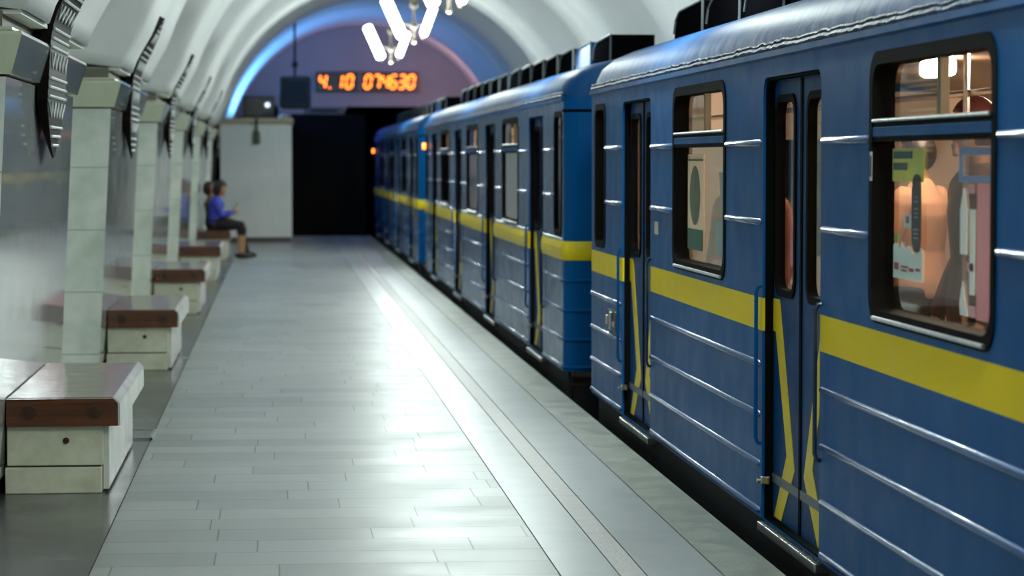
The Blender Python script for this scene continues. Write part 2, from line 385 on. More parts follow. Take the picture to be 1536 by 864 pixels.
M_BAND = mat('dark_bronze_band', (.008, .006, .005), .5, spec=.05)
M_BANDL = mat('pale_metal_relief', (.72, .75, .73), .35, .2)
def ornament(k):
    ym = pyl_mid(k)
    t = thing('ornamental_band', 'dark pointed metal band with white zigzag and stripe relief on the ' + (ordinal[k] if 0 <= k < 6 else 'unseen') + ' pylon', 'wall ornament', (-1.23, ym, 1.67), 0, 'ornamental metal bands on the pylons')
    o = Vector((-1.23, ym, 1.67))
    # centre line (x,z)
    cl = []
    key = [(1.67, -1.222), (2.30, -1.182), (2.37, -1.168), (2.45, -1.142), (2.52, -1.108), (2.60, -1.060), (2.70, -1.008), (2.84, -.940)]
    for (za, xa), (zb, xb) in zip(key, key[1:]):
        m_ = 10 if zb - za > .3 else 3
        for i in range(m_): cl.append((xa + (xb - xa) * i / m_, za + (zb - za) * i / m_))
    cl.append((key[-1][1], key[-1][0]))
    # arclength
    s = [0]
    for i in range(1, len(cl)): s.append(s[-1] + math.dist(cl[i], cl[i - 1]))
    Ltot = s[-1]
    def P(v):
        d = v * Ltot
        for i in range(1, len(cl)):
            if s[i] >= d - 1e-9:
                f = (d - s[i - 1]) / (s[i] - s[i - 1]); x = cl[i - 1][0] + f * (cl[i][0] - cl[i - 1][0]); z = cl[i - 1][1] + f * (cl[i][1] - cl[i - 1][1])
                tx, tz = cl[i][0] - cl[i - 1][0], cl[i][1] - cl[i - 1][1]; l = math.hypot(tx, tz); return x, z, tz / l, -tx / l
        return cl[-1][0], cl[-1][1], 1, 0
    W = .54
    def hw(v): return W * max(.02, min(1, math.sin(PI * min(max(v, .0), 1)) * 1.45)) ** .78 if v < .5 else W * max(.02, min(1, math.sin(PI * min(v, 1)) * 1.25)) ** .9
    def Q(u, v, e):
        x, z, nx, nz = P(v); return Vector((x + nx * e, ym + u * hw(v), z + nz * e)) - o
    bm = BM(); nv = 48
    F = [[bm.verts.new(Q(u, i / nv, .0)) for u in (-1, -.5, 0, .5, 1)] for i in range(nv + 1)]
    B = [[bm.verts.new(Q(u, i / nv, -.055 * min(1, .12 + i / nv / .22))) for u in (-1, -.5, 0, .5, 1)] for i in range(nv + 1)]
    for i in range(nv):
        for j in range(4):
            bm.faces.new((F[i][j], F[i][j + 1], F[i + 1][j + 1], F[i + 1][j])); bm.faces.new((B[i][j + 1], B[i][j], B[i + 1][j], B[i + 1][j + 1]))
        bm.faces.new((B[i][0], F[i][0], F[i + 1][0], B[i + 1][0])); bm.faces.new((F[i][4], B[i][4], B[i + 1][4], F[i + 1][4]))
    for i in (0, nv):
        for j in range(4): bm.faces.new((F[i][j], B[i][j], B[i][j + 1], F[i][j + 1]))
    obj('band_plate', bm, M_BAND, t)
    bm = BM(); n = 0; z = .07
    while z < Ltot - .12:
        if n % 2 == 0:
            for q in range(3):
                v = (z + q * .048) / Ltot
                tube(bm, [Q(-.92 + 1.84 * i / 4, v, .004) for i in range(5)], .0085, 6)
            z += .148
        else:
            v0, v1 = z / Ltot, (z + .082) / Ltot
            tube(bm, [Q(-.9 + 1.8 * i / 10, v0 if i % 2 else v1, .004) for i in range(11)], .0042, 6)
            z += .11
        n += 1
    obj('relief_pattern', bm, M_BANDL, t)
for k in range(0, 6): ornament(k)

bench_names = ['varnished wooden bench on marble blocks in the foreground at the nearest pylon', 'wooden bench on marble blocks, second from the camera', 'wooden bench on marble blocks, third from the camera',
               'wooden bench on marble blocks just in front of the seated people', 'far wooden bench with two people sitting on it']
def bench(k):
    y0 = PY0 + PITCH * k + .60; ln = 2.25
    t = thing('platform_bench', bench_names[k], 'bench', (-1.08, y0 + ln / 2, 0), 0, 'benches along the pylons')
    h = ln / 2; X = lambda x: x + 1.08
    bm = BM(); box(bm, X(-1.362), X(-.885), -h + .055, h - .06, 0, .132, .006); obj('lower_block', bm, M_BENM, t)
    bm = BM(); box(bm, X(-1.36), X(-.893), -h + .068, h - .07, .132, .14); obj('mortar_joint', bm, M_JOINT, t)
    bm = BM(); box(bm, X(-1.352), X(-.878), -h + .06, h - .06, .14, .34, .006); obj('upper_block', bm, M_BENM, t)
    bm = BM(); box(bm, X(-.882), X(-.852), -h + .10, h - .8, .015, .338, .004); obj('side_slab', bm, M_BENW, t, label='white marble side slab')
    bm = BM(); box(bm, X(-.882), X(-.852), h - .76, h - .10, .015, .338, .004); obj('side_slab', bm, M_BENW, t, label='white marble side slab')
    bm = BM(); prism(bm, [(X(-1.347), .342), (X(-.80), .342), (X(-.80), .455), (X(-.823), .478), (X(-1.347), .478)], -h, -h + .05, 'y'); obj('end_board', bm, M_WOOD, t)
    bm = BM(); prism(bm, [(X(-1.347), .342), (X(-.80), .342), (X(-.80), .455), (X(-.823), .478), (X(-1.347), .478)], h - .05, h, 'y'); obj('end_board', bm, M_WOOD, t)
    bm = BM(); box(bm, X(-1.347), X(-.825), -h + .05, h - .05, .36, .48, .004); obj('seat_top', bm, M_WTOP, t)
    bm = BM(); prism(bm, [(X(-.824), .342), (X(-.79), .342), (X(-.79), .452), (X(-.815), .481), (X(-.824), .481)], -h + .015, h - .015, 'y'); obj('edge_trim', bm, M_BENW, t, label='worn white front edge')
    for x in (-1.235, -.915):
        bm = BM(); cyl(bm, (X(x), -h - .004, .41), .034, .014, 'y', 20); cyl(bm, (X(x), -h - .010, .41), .024, .008, 'y', 20); obj('wood_plug', bm, M_PLUG, t)
    bm = BM(); cyl(bm, (X(-1.06), -h + .055, .265), .016, .014, 'y', 14); cyl(bm, (X(-1.06), -h + .048, .265), .008, .012, 'y', 8); obj('bolt', bm, M_PLUG, t)
for k in range(5): bench(k)
t = thing('floor_hatch', 'small metal hatch in the dark floor beyond the nearest bench', 'hatch', (-.83, 15.35, 0))
bm = BM(); box(bm, -.07, .06, -.22, .22, 0.0, .010, .003); obj('plate', bm, mat('hatch_metal', (.18, .18, .18), .3, .8), t)
bm = BM(); box(bm, .06, .075, -.25, .25, 0, .014); box(bm, -.085, -.07, -.25, .25, 0, .014); box(bm, -.085, .075, -.25, -.235, 0, .014); box(bm, -.085, .075, .235, .25, 0, .014); obj('rim', bm, M_STEEL, t)

# ------------------------------------------------------------------ chandeliers
M_TUBE = mat('glowing_diffuser', (.9, .95, .93), .4, emit=(.86, 1.0, .95), es=TUBE_EMIT)
M_CHM = mat('chandelier_metal', (.16, .13, .10), .55, .3)
ch_label = {4: 'farthest chandelier of glowing white tubes above the platform', 3: 'chandelier of slanted glowing tubes in front of the farthest one', 2: 'chandelier whose lower tips show at the top edge of the picture'}
def chandelier(k, hall=False):
    y = pyl_mid(k) - .1 + (PITCH / 2 if hall else 0)
    t = thing('chandelier', 'added chandelier of glowing tubes lighting from the unseen hall behind the pylons' if hall else ch_label.get(k, 'chandelier of glowing tubes hanging out of the picture'), 'chandelier', (-6.0 if hall else 1.93, y, 4.62 if hall else 4.98), 0, 'added chandeliers of the unseen middle hall' if hall else 'chandeliers along the vault')
    zt = 3.35 - 4.98
    bm = BM(); tube(bm, [(0, 0, 0.0), (0, 0, zt + .02)], .02, 8); ball(bm, (0, 0, zt + .22), .055); ball(bm, (0, 0, zt + .52), .06); ball(bm, (0, 0, zt), .035); obj('stem', bm, M_CHM, t, True)
    lamp('chandelier_light', 'POINT', t.location + Vector((0, 0, zt - .16)), CHAND_W, (.88, 1.0, .95), .20)
    bm = BM(); tube(bm, [(0, 0, .02), (0, 0, -.05), (0, 0, -.09)], [.12, .10, .03], 20); obj('ceiling_rose', bm, M_CHM, t, True)
    for q, (az, ln, dz) in enumerate(((PI * .98, .62, .05), (.55, .46, .09))):
        d = Vector((math.cos(az) * math.sin(.42), math.sin(az) * math.sin(.42), math.cos(.42))); b = Vector((math.cos(az) * .16, math.sin(az) * .16, zt + dz)); rr_ = .078 if q == 0 else .058
        bm = BM(); tube(bm, [b, b + d * .03, b + d * (ln - .03), b + d * ln], [rr_ * .65, rr_, rr_, rr_ * .65], 16); obj('diffuser_tube', bm, M_TUBE, t, True)
        bm = BM(); m = b + d * (ln * .38); tube(bm, [(0, 0, zt + .22), m - Vector((math.cos(az), math.sin(az), 0)) * .07], .016, 8); obj('arm', bm, M_CHM, t, True); bm = BM(); tube(bm, [b - d * .04, b], .025, 8); obj('socket', bm, M_CHM, t, True)
for k in range(-2, 5): chandelier(k)
for k in range(-2, 5): chandelier(k, True)  # added, unseen: hall chandeliers that light the train side through the passages

# ------------------------------------------------------------------ subway cars
XW = 2.13; L = 18.1; CXM = 3.48
def car(y0, style, label):
    t = thing('subway_car', label, 'subway car', (CXM, y0 + L / 2, 0), 0, 'cars of the blue train')
    O = Vector((CXM, y0 + L / 2, 0))
    oy = O.y
    def put(name, bm, m, parent=t, smooth=False, label=None):
        for v in bm.verts: v.co -= O
        return obj(name, bm, m, parent, smooth, label)
    doors = [(y0 + 1.55 + 4.6 * i, y0 + 2.75 + 4.6 * i) for i in range(4)]
    wins = [(doors[i][1] + .95, doors[i][1] + 2.55) for i in range(3)]
    ends = [(y0 + .20, y0 + .72), (y0 + L - .72, y0 + L - .20)]
    near = style == 1
    gx = .045 if near else .012
    ya, yb = y0 + (.0 if near else .10), y0 + L - (.0 if near else .10)
    holes = [rrect(a, b, .0701, 2.02, .07, bottom=False) for a, b in doors] + [rrect(a, b, 1.09, 2.035, .10) for a, b in wins] + [rrect(a, b, 1.09, 2.02, .09) for a, b in ends]
    put('side_wall', sheet([(ya, .07), (yb, .07), (yb, 2.13), (ya, 2.13)], holes, XW, XW + .055), M_BODY if near else M_BODY2)
    put('interior_lining', sheet([(ya + .05, .03), (yb - .05, .03), (yb - .05, 2.13), (ya + .05, 2.13)], holes, XW + .056, XW + .075), M_LIN)
    bm = BM(); box(bm, 4.775, 4.83, ya, yb, -.06, 2.13); put('far_side_wall', bm, M_BODY)
    bm = BM(); box(bm, 4.75, 4.774, ya + .05, yb - .05, .0, 2.13); put('far_interior_lining', bm, M_LIN)
    # roof
    prof = [(2.13, 2.13), (2.137, 2.20), (2.175, 2.275), (2.25, 2.335), (2.37, 2.385), (2.6, 2.435), (3.0, 2.475), (3.48, 2.49)]
    prof = prof + [(2 * CXM - x, z) for x, z in prof[-2::-1]]
    bm = BM(); rows = []
    for (yy, s, dz) in ((y0 - .005, .90, -.09), (y0 + .05, .965, -.035), (y0 + .16, .995, -.006), (y0 + .35, 1, 0), (y0 + L - .35, 1, 0), (y0 + L - .16, .995, -.006), (y0 + L - .05, .965, -.035), (y0 + L + .005, .90, -.09)):
        rows.append([bm.verts.new((CXM + (x - CXM) * (s if near is False or True else 1), yy, max(2.13, z + dz) if i not in (0, len(prof) - 1) else 2.13)) for i, (x, z) in enumerate(prof)])
    for i in range(len(rows) - 1):
        for j in range(len(prof) - 1): bm.faces.new((rows[i][j], rows[i + 1][j], rows[i + 1][j + 1], rows[i][j + 1]))
    bm.faces.new(rows[0]); bm.faces.new(rows[-1][::-1])
    put('roof', bm, M_ROOF, smooth=True)
    bm = BM(); n = int(L / .07); pts = []
    for i in range(n + 1): pts.append((XW - .004 + random.uniform(-.003, .003), ya + .02 + (yb - ya - .04) * i / n, 2.142 + random.uniform(-.004, .004)))
    tube(bm, pts, .013, 6); pts2 = [(p[0] + .002, p[1], p[2] + .022 + random.uniform(-.003, .003)) for p in pts]; tube(bm, pts2, .008, 6)
    put('gutter_seam', bm, M_GUT, smooth=True)
    bm = BM(); prism(bm, [(XW - .018, 2.105), (XW + .01, 2.092), (XW + .01, 2.135), (XW - .018, 2.13)], ya, yb, 'y'); put('gutter_rail', bm, M_BLUE)
    # ends
    for s, ye in ((-1, y0), (1, y0 + L)):
        bm = BM(); r = .11 if not near else .05
        pts = [(XW, ye - s * r)] + [(XW + r - r * math.cos(a * PI / 12), ye - s * r + s * r * math.sin(a * PI / 12)) for a in range(1, 7)]
        pts = pts + [(2 * CXM - x, yy) for x, yy in pts[::-1]] + [(4.77, ye - s * (r + .03)), (XW + .06, ye - s * (r + .03))] if False else pts + [(2 * CXM - x, yy) for x, yy in pts[::-1]]
        inner = [(4.77, ye - s * (r + .04)), (XW + .06, ye - s * (r + .04))]
        prism(bm, [(x, yy) for x, yy in pts] + inner, .07, 2.13, 'z'); put('end_wall', bm, M_BODY, smooth=True)
        bm = BM(); box(bm, XW + .08, 4.75, min(ye - s * (r + .07), ye - s * (r + .041)), max(ye - s * (r + .07), ye - s * (r + .041)), .02, 2.125); put('end_lining', bm, M_LIN)
        bm = BM(); yy = ye - s * (r + .09); box(bm, 3.16, 3.80, yy - .02, yy + .02, .03, 1.95, .01); pn = put('end_door', bm, M_LIN)
        bm = BM(); box(bm, 3.25, 3.71, yy - .026, yy + .026, 1.0, 1.8, .01); put('glass_pane', bm, M_NIGHT, pn)
        if not near:
            bm = BM()
            for z in (.10, .31, .53, .755): tube(bm, [(x, yy2 + s * .004, z) for x, yy2 in pts], .013, 6)
            put('end_ribs', bm, M_BLUE, smooth=True)
            bm = BM()
            cxy = (CXM, ye - s * 2.0); ctr = []
            for x, yy2 in pts:
                q = Vector((x - (XW + .3 if x < CXM else 2 * CXM - XW - .3), yy2 - (ye - s * .3))); q.normalize(); ctr.append((x, yy2, q))
            pf = [(.0, .905), (.014, .91), (.026, .95), (.026, 1.0), (.014, 1.045), (.0, 1.05)]
            gr = [[bm.verts.new((x + q.x * o_, yy2 + q.y * o_, z)) for o_, z in pf] for x, yy2, q in ctr]
            for a_ in range(len(gr) - 1):
                for b_ in range(len(pf) - 1): bm.faces.new((gr[a_][b_], gr[a_ + 1][b_], gr[a_ + 1][b_ + 1], gr[a_][b_ + 1]))
            put('end_belt', bm, M_YEL, smooth=True)
            bm = BM(); tube(bm, [(x, yy2, 2.03) for x, yy2 in pts], .012, 6); put('end_groove', bm, M_RUB)
            bm = BM(); tube(bm, [(3.1, ye - s * .02, .1), (3.1, ye - s * .02, 2.0), (3.86, ye - s * .02, 2.0), (3.86, ye - s * .02, .1)], .03, 6); put('gangway_frame', bm, M_RUB)
    # ribs
    segs = []; e = ya + .01
    for a, b in doors: segs.append((e, a - .035)); e = b + .035
    segs.append((e, yb - .01))
    useg = []
    for (a, b) in segs:
        hit = [w for w in wins + ends if w[0] > a - .05 and w[1] < b + .05]
        if hit: w = hit[0]; useg += [(a, w[0] - .03), (w[1] + .03, b)]
        else: useg.append((a, b))
    useg = [(a, b) for a, b in useg if b - a > .2]
    for z in (.10, .31, .53, .755):
        for a, b in segs: bm = BM(); tube(bm, [(XW, a - .004, z), (XW, a + .02, z), (XW, b - .02, z), (XW, b + .004, z)], [.004, .0155, .0155, .004], 10); put('side_rib', bm, M_RIB, smooth=True)
    for z in (1.385, 1.735):
        for a, b in useg: bm = BM(); tube(bm, [(XW, a - .004, z), (XW, a + .02, z), (XW, b - .02, z), (XW, b + .004, z)], [.004, .0155, .0155, .004], 10); put('side_rib', bm, M_RIB, smooth=True)
    if not near:
        for a, b in segs:
          bm = BM(); prism(bm, [(XW + .01, .905), (XW - .012, .91), (XW - .022, .95), (XW - .022, 1.0), (XW - .012, 1.045), (XW + .01, 1.05)], a, b, 'y'); put('raised_belt', bm, M_YEL)
          bm = BM(); tube(bm, [(XW, a, 1.062), (XW, b, 1.062)], .012, 8); put('belt_trim', bm, mat('belt_highlight_paint', (.35, .42, .48), .25), smooth=True)  # rib above the belt; its pale colour stands for the highlight
    # doors
    XL = XW + .05
    for (a, b) in doors:
        mid = (a + b) / 2
        bm = ring(rrect(a - .002, b + .002, .0702, 2.022, .07, bottom=False), rrect(a + .012, b - .012, .08, 2.008, .06, bottom=False), XW + .012, XW + .08); put('door_surround', bm, M_RUB)
        for s in (-1, 1):
            l0, l1 = (a + .005, mid - .004) if s < 0 else (mid + .004, b - .005)
            g0, g1 = (a + .07, mid - .13) if s < 0 else (mid + .13, b - .07)
            gp = rrect(g0, g1, 1.085, 1.925, .075)
            lf = put('door_leaf', sheet([(l0, .06), (l1, .06), (l1, 2.01), (l0, 2.01)], [gp], XL, XL + .03), M_LEAF)
            put('window_seal', ring(rrect(g0 - .018, g1 + .018, 1.067, 1.943, .09), rrect(g0 + .014, g1 - .014, 1.099, 1.911, .065), XL - .008, XL + .034), M_RUB, lf)
            put('window_pane', sheet(rrect(g0 + .002, g1 - .002, 1.087, 1.923, .07), [], XL + .012, XL + .017), M_GLASS, lf)
            st = [(.60, 1.05), (.46, 1.05), (.115, .335), (.40, .085), (.56, .085), (.285, .385), (.54, .905), (.60, .905)]
            sh = 0 if s > 0 else .035
            bm = BM(); prism(bm, [(mid + s * max(.02, u * .985 - sh * (1 if .1 < u < .42 else .3)), z) for u, z in st], XL - .003, XL + .002, 'x'); put('yellow_stripe', bm, M_YEL, lf, label='yellow bent warning stripe')
            bm = BM(); box(bm, XL - .006, XL - .001, l0 + .01, l1 - .005, .235, .275); put('kick_strip', bm, mat('grey_tape', (.10, .12, .14), .4), lf)
            bm = BM(); e_ = mid + s * .004; box(bm, XL - .006, XL + .034, min(e_ - s * .003, e_ + s * .016), max(e_ - s * .003, e_ + s * .016), .062, 2.005, .002); put('edge_seal', bm, M_RUB, lf)
        bm = BM(); box(bm, XW - .018, XL + .03, a - .01, b + .01, .018, .056, .004)
        for i in range(26):
            yy = a + .02 + i * (b - a - .04) / 25
            for j in range(3): box(bm, XW - .015 + j * .026, XW - .001 + j * .026, yy - .008, yy + .008, .055, .0595)
        put('door_sill', bm, M_ALU)
        for (yy, zb, zt_) in ((b + .022, .40, 1.105), (a - .022, .47, 1.095)):
            bm = BM(); tube(bm, [(XW + .01, yy, zt_), (XW - .014, yy, zt_ - .004), (XW - .024, yy, zt_ - .03), (XW - .024, yy, zb + .03), (XW - .014, yy, zb + .004), (XW + .01, yy, zb)], .009, 8)
            put('handrail', bm, M_BLUE if yy > mid else mat('dark_blue_rail', (.006, .02, .05), .25, coat=.5), smooth=True)
        bm = BM(); box(bm, XW - .012, XW + .03, b - .045, b - .012, .225, .262, .006); cyl(bm, (XW - .016, b - .028, .243), .012, .02, 'x', 10); put('door_latch', bm, M_STEEL)
    # windows
    for wi, (a, b) in enumerate(wins):
        fr = put('window_frame', ring(rrect(a - .012, b + .012, 1.078, 2.047, .11), rrect(a + .035, b - .035, 1.125, 2.0, .085), XW - .006, XW + .078), M_RUB)
        bm = BM(); tube(bm, [(XW - .010, a + .08, 1.095), (XW - .010, b - .08, 1.095)], .008, 8); tube(bm, [(XW - .006, a + .05, 1.80), (XW - .006, b - .05, 1.80)], .007, 8); put('bright_edge', bm, M_ALU, fr, True)
        bm = BM(); box(bm, XW - .004, XW + .06, a + .005, b - .005, 1.742, 1.778, .004); put('transom', bm, M_BLUE, fr)
        bm = BM(); box(bm, XW + .0, XW + .05, a + .02, b - .02, 1.725, 1.741); box(bm, XW + .0, XW + .05, a + .02, b - .02, 1.779, 1.797); put('transom_seal', bm, M_RUB, fr)
        put('lower_pane', sheet(rrect(a + .02, b - .02, 1.11, 1.735, .04), [], XW + gx, XW + gx + .005), M_GLASS if near else M_GLASS2, fr)
        mu = a + .80
        put('upper_pane', sheet(rrect(mu, b - .02, 1.79, 2.02, .04), [], XW + gx, XW + gx + .005), M_GLASS if near else M_GLASS2, fr)
        bm = BM(); box(bm, XW + .03, XW + .06, mu - .045, mu, 1.79, 2.02); put('sash_bar', bm, mat('olive_sash', (.11, .09, .05), .4, .3), fr)
    for (a, b) in ends:
        fr = put('end_window_frame', ring(rrect(a - .012, b + .012, 1.078, 2.032, .10), rrect(a + .03, b - .03, 1.12, 1.99, .07), XW - .006, XW + .078), M_RUB)
        put('window_pane', sheet(rrect(a + .02, b - .02, 1.11, 2.0, .04), [], XW + gx, XW + gx + .005), M_GLASS if near else M_GLASS2, fr)
    # interior
    bm = BM(); box(bm, XW + .08, 4.75, y0 + .16, y0 + L - .16, -.05, .02); put('car_floor', bm, M_CFLR)
    bm = BM(); prism(bm, [(XW + .08, 2.06), (2.6, 2.16), (3.0, 2.20), (3.96, 2.20), (4.36, 2.16), (4.745, 2.06), (4.745, 2.10), (4.36, 2.19), (3.96, 2.23), (3.0, 2.23), (2.6, 2.19), (XW + .08, 2.10)], y0 + .16, y0 + L - .16, 'y'); put('interior_ceiling', bm, M_LINW)
    for i in range(8):
        yy = y0 + 2.1 + i * 2.0
        bm = BM(); box(bm, CXM - .055, CXM + .055, yy - .20, yy + .20, 2.10, 2.198, .03); put('ceiling_lamp', bm, M_CLAMP)
    for (xa, xb, xr) in ((XW + .08, XW + .52, XW + .17), (4.31, 4.75, 4.66)):
        for i in range(3):
            s0, s1 = doors[i][1] + .28, doors[i + 1][0] - .28
            bm = BM(); box(bm, xa, xb, s0, s1, .32, .45, .03); box(bm, min(xr, xa if xa < 3 else xb) , max(xr, xa if xa < 3 else xb), s0, s1, .45, .98, .03); box(bm, xa + .05, xb - .05, s0 + .05, s1 - .05, .02, .32); put('bench_seat', bm, M_SEAT)
            for yy in (s0 - .05, s1 + .05):
                xx = xb if xa < 3 else xa
                bm = BM(); tube(bm, [(xx, yy, .02), (xx, yy, 2.15)], .014, 8); put('stanchion', bm, M_STEEL, smooth=True)
        xx = xb + .02 if xa < 3 else xa - .02
        bm = BM(); tube(bm, [(xx, y0 + .5, 1.92), (xx, y0 + L - .5, 1.92)], .014, 8)
        for i in range(9): yy = y0 + 1.0 + i * 2.0; tube(bm, [(xx, yy, 1.92), (xx, yy, 2.15)], .01, 6)
        put('grab_rail', bm, M_STEEL, smooth=True)
    for (a, b) in wins:
        bm = BM(); box(bm, 4.742, 4.752, a, b, 1.09, 2.0, .004); put('far_window', bm, M_NIGHT)
    for (a, b) in doors:
        bm = BM(); box(bm, 4.742, 4.752, a, b, .05, 2.0); dl = put('far_door', bm, mat('interior_door_panel', (.30, .20, .13), .4))
        for q in (.09, .66): bm = BM(); box(bm, 4.738, 4.745, a + q, a + q + .45, 1.08, 1.9, .003); put('far_door_pane', bm, M_NIGHT, dl)
    # ventilators on the roof shoulder
    for i in range(13):
        ys_ = y0 + 1.15 + i * 1.28; ln = 1.18
        bm = BM(); pr = [(ys_ + .03, 2.40), (ys_ + ln, 2.40), (ys_ + ln - .03, 2.50), (ys_ + ln - .10, 2.585), (ys_ + ln - .26, 2.635), (ys_ + .01, 2.655)]
        prism(bm, pr, 2.63, 2.98, 'x'); v = put('roof_ventilator', bm, M_BLUE if (not near and i == 1) else M_VENT, smooth=True)  # second ventilator gets blue paint to imitate a blue reflection on it
        bm = BM(); q = [(2.626, p[0], p[1]) for p in pr[2:]]; tube(bm, q + [(2.626, ys_ + .03, 2.42)], .008, 6); put('ventilator_rim', bm, mat('pale_rim', (.12, .14, .14), .5), v)
    # below
    bm = BM(); box(bm, 2.21, 4.68, y0 + .1, y0 + L - .1, -.35, -.055); box(bm, 2.17, 2.20, y0 + .1, y0 + L - .1, -.30, .065)
    for yy in (y0 + 1.4, y0 + 3.4, y0 + L - 3.4, y0 + L - 1.4):
        for xx in (2.5, 4.4): cyl(bm, (xx, yy, -.95), .39, .12, 'x', 24)
    for yy in (y0 + 2.4, y0 + L - 2.4): box(bm, 2.4, 2.6, yy - 1.4, yy + 1.4, -.95, -.55); box(bm, 4.3, 4.5, yy - 1.4, yy + 1.4, -.95, -.55)
    put('underframe', bm, M_DARK)
    if not near:
        for ye, s in ((y0 + L - .10, 1),):
            bm = BM(); cyl(bm, (XW - .02, ye - .06, 1.86), .045, .06, 'x', 14); put('marker_lamp', bm, M_ORANGE, label='lit orange marker lamp')
    return t, put, wins, doors, O
C1 = car(-.9, 1, 'nearest blue subway car with yellow belt, windows and closed doors beside the platform')
C2 = car(18.85, 2, 'middle blue subway car with raised yellow belt and bright blue end wall')
C3 = car(38.75, 2, 'farthest subway car of the train, reaching into the dark tunnel')

# details on the near car
t1, put1, wins1, doors1, O1 = C1
bm = BM(); box(bm, XW - .014, XW + .01, 15.84, 16.32, .565, .70, .01); ho = put1('coupling_plate', bm, mat('dark_plate', (.03, .03, .028), .4, .6))
bm = BM(); box(bm, XW - .026, XW - .012, 16.02, 16.10, .575, .69, .004); box(bm, XW - .024, XW - .012, 16.20, 16.28, .60, .66, .004); box(bm, XW - .024, XW - .012, 15.88, 15.95, .60, .635, .004); put1('bright_catch', bm, M_ALU, ho)
bm = BM(); box(bm, XW - .004, XW + .001, 14.14, 14.27, 1.24, 1.31); put1('paper_sticker', bm, mat('aged_paper', (.50, .46, .38), .7))
# stickers inside the panes
XP = XW + .041
frames = [o for o in t1.children if o.name.startswith('window_frame')]
f1, f2 = frames[2], frames[1]
def sticker(parent, name, pts, m, dx=0, label=None):
    bm = BM(); prism(bm, pts, XP - dx - .0012, XP - dx, 'x')
    for v in bm.verts: v.co -= O1
    return obj(name, bm, m, parent, label=label)
def R4(a, b, c, d): return [(a, c), (b, c), (b, d), (a, d)]
def wy(px): return px   # world Y directly
# foreground window (Y 7.40 .. 9.00): Y runs from far (left in the photo) to near (right)
ST = {}
sticker(f2, 'advert_sticker', R4(8.40, 8.84, 1.585, 1.70), film('yellow_green_film', (.66, .66, .12), .85, noise=(5, (.30, .50, .10), .8)), label='yellow and green sticker')
for (a, b, z0, z1) in ((8.56, 8.82, 1.665, 1.69), (8.63, 8.82, 1.625, 1.65)): sticker(f2, 'sticker_heading', R4(a, b, z0, z1), mat('dark_teal_print', (.03, .10, .12), .5), .002)
pill = rrect(8.42, 8.55, 1.345, 1.612, .055)
sticker(f2, 'bottle_sticker', pill, mat('black_print', (.012, .014, .022), .4), .004, label='tall black rounded sticker')
sticker(f2, 'bottle_outline', rrect(8.432, 8.538, 1.36, 1.60, .045)[1:6] , mat('grey_print', (.20, .22, .25), .5), .006)
for i, (z, w) in enumerate(((1.53, .03), (1.515, .05), (1.49, .06), (1.475, .045), (1.462, .055), (1.42, .07), (1.405, .06), (1.39, .07))): sticker(f2, 'lettering', R4(8.485 - w / 2, 8.485 + w / 2, z, z + .006), mat('grey_print', (.20, .22, .25), .5), .006)
sticker(f2, 'price_card', R4(8.56, 8.67, 1.425, 1.47), mat('white_print', (.55, .55, .52), .5), label='small white card')
wave = [(8.415, 1.245), (8.82, 1.245), (8.82, 1.36), (8.79, 1.37), (8.74, 1.35), (8.70, 1.375), (8.66, 1.35), (8.60, 1.365), (8.54, 1.335), (8.50, 1.35), (8.46, 1.36), (8.415, 1.35)]
sticker(f2, 'banner_sticker', wave, film('pale_aqua_film', (.62, .78, .76), .85), label='pale aqua sticker with red print')
for i, (a, b, z0, z1) in enumerate(((8.74, 8.80, 1.275, 1.30), (8.60, 8.70, 1.285, 1.292), (8.62, 8.70, 1.272, 1.279), (8.53, 8.59, 1.275, 1.287), (8.44, 8.50, 1.28, 1.29))): sticker(f2, 'red_lettering', R4(a, b, z0, z1), mat('red_print', (.35, .06, .08), .5), .002)
sticker(f2, 'green_mark', R4(8.76, 8.80, 1.37, 1.40), mat('green_print', (.06, .35, .10), .5))
frm = [(7.50, 1.59), (7.96, 1.59), (7.96, 1.70), (7.50, 1.70)]
put1('frame_sticker', ring(frm, [(7.60, 1.61), (7.91, 1.61), (7.92, 1.675), (7.60, 1.675)], XP - .0012, XP), film('blue_film', (.20, .30, .56), .9), f2, label='blue frame sticker')
sticker(f2, 'tall_sticker', R4(7.52, 7.74, 1.16, 1.588), film('pink_film', (.80, .29, .32), .95, noise=(2, (.76, .32, .36), .5)), label='tall pink sticker')
bott = [(7.86, 1.36), (7.935, 1.36), (7.94, 1.50), (7.92, 1.54), (7.905, 1.57), (7.89, 1.57), (7.875, 1.54), (7.855, 1.50)]
sticker(f2, 'bottle_shape', bott, film('pale_film', (.78, .84, .82), .85), label='pale bottle shape')
sticker(f2, 'bottle_shape', R4(7.765, 7.825, 1.235, 1.505), film('pale_film', (.5, .56, .56), .8), label='pale bottle shape')
sticker(f2, 'bottle_shape', [(7.84, 1.165), (7.93, 1.165), (7.94, 1.20), (7.92, 1.25), (7.90, 1.275), (7.88, 1.23)], film('pale_film', (.5, .56, .56), .8), label='pale bottle shape')
for (a, b, z0, z1) in ((7.78, 7.85, 1.555, 1.585), (7.78, 7.85, 1.31, 1.335), (7.76, 7.83, 1.165, 1.20)): sticker(f2, 'pink_mark', R4(a, b, z0, z1), mat('light_pink_print', (.6, .34, .38), .5))
bm = BM(); box(bm, XW - .0075, XW - .0065, 8.955, 8.995, 1.585, 1.69); put1('notice_label', bm, mat('white_print', (.55, .55, .52), .5), f2)
bm = BM(); box(bm, XW - .0085, XW - .0076, 8.962, 8.988, 1.60, 1.675); put1('label_print', bm, mat('black_print', (.012, .014, .022), .4), f2)
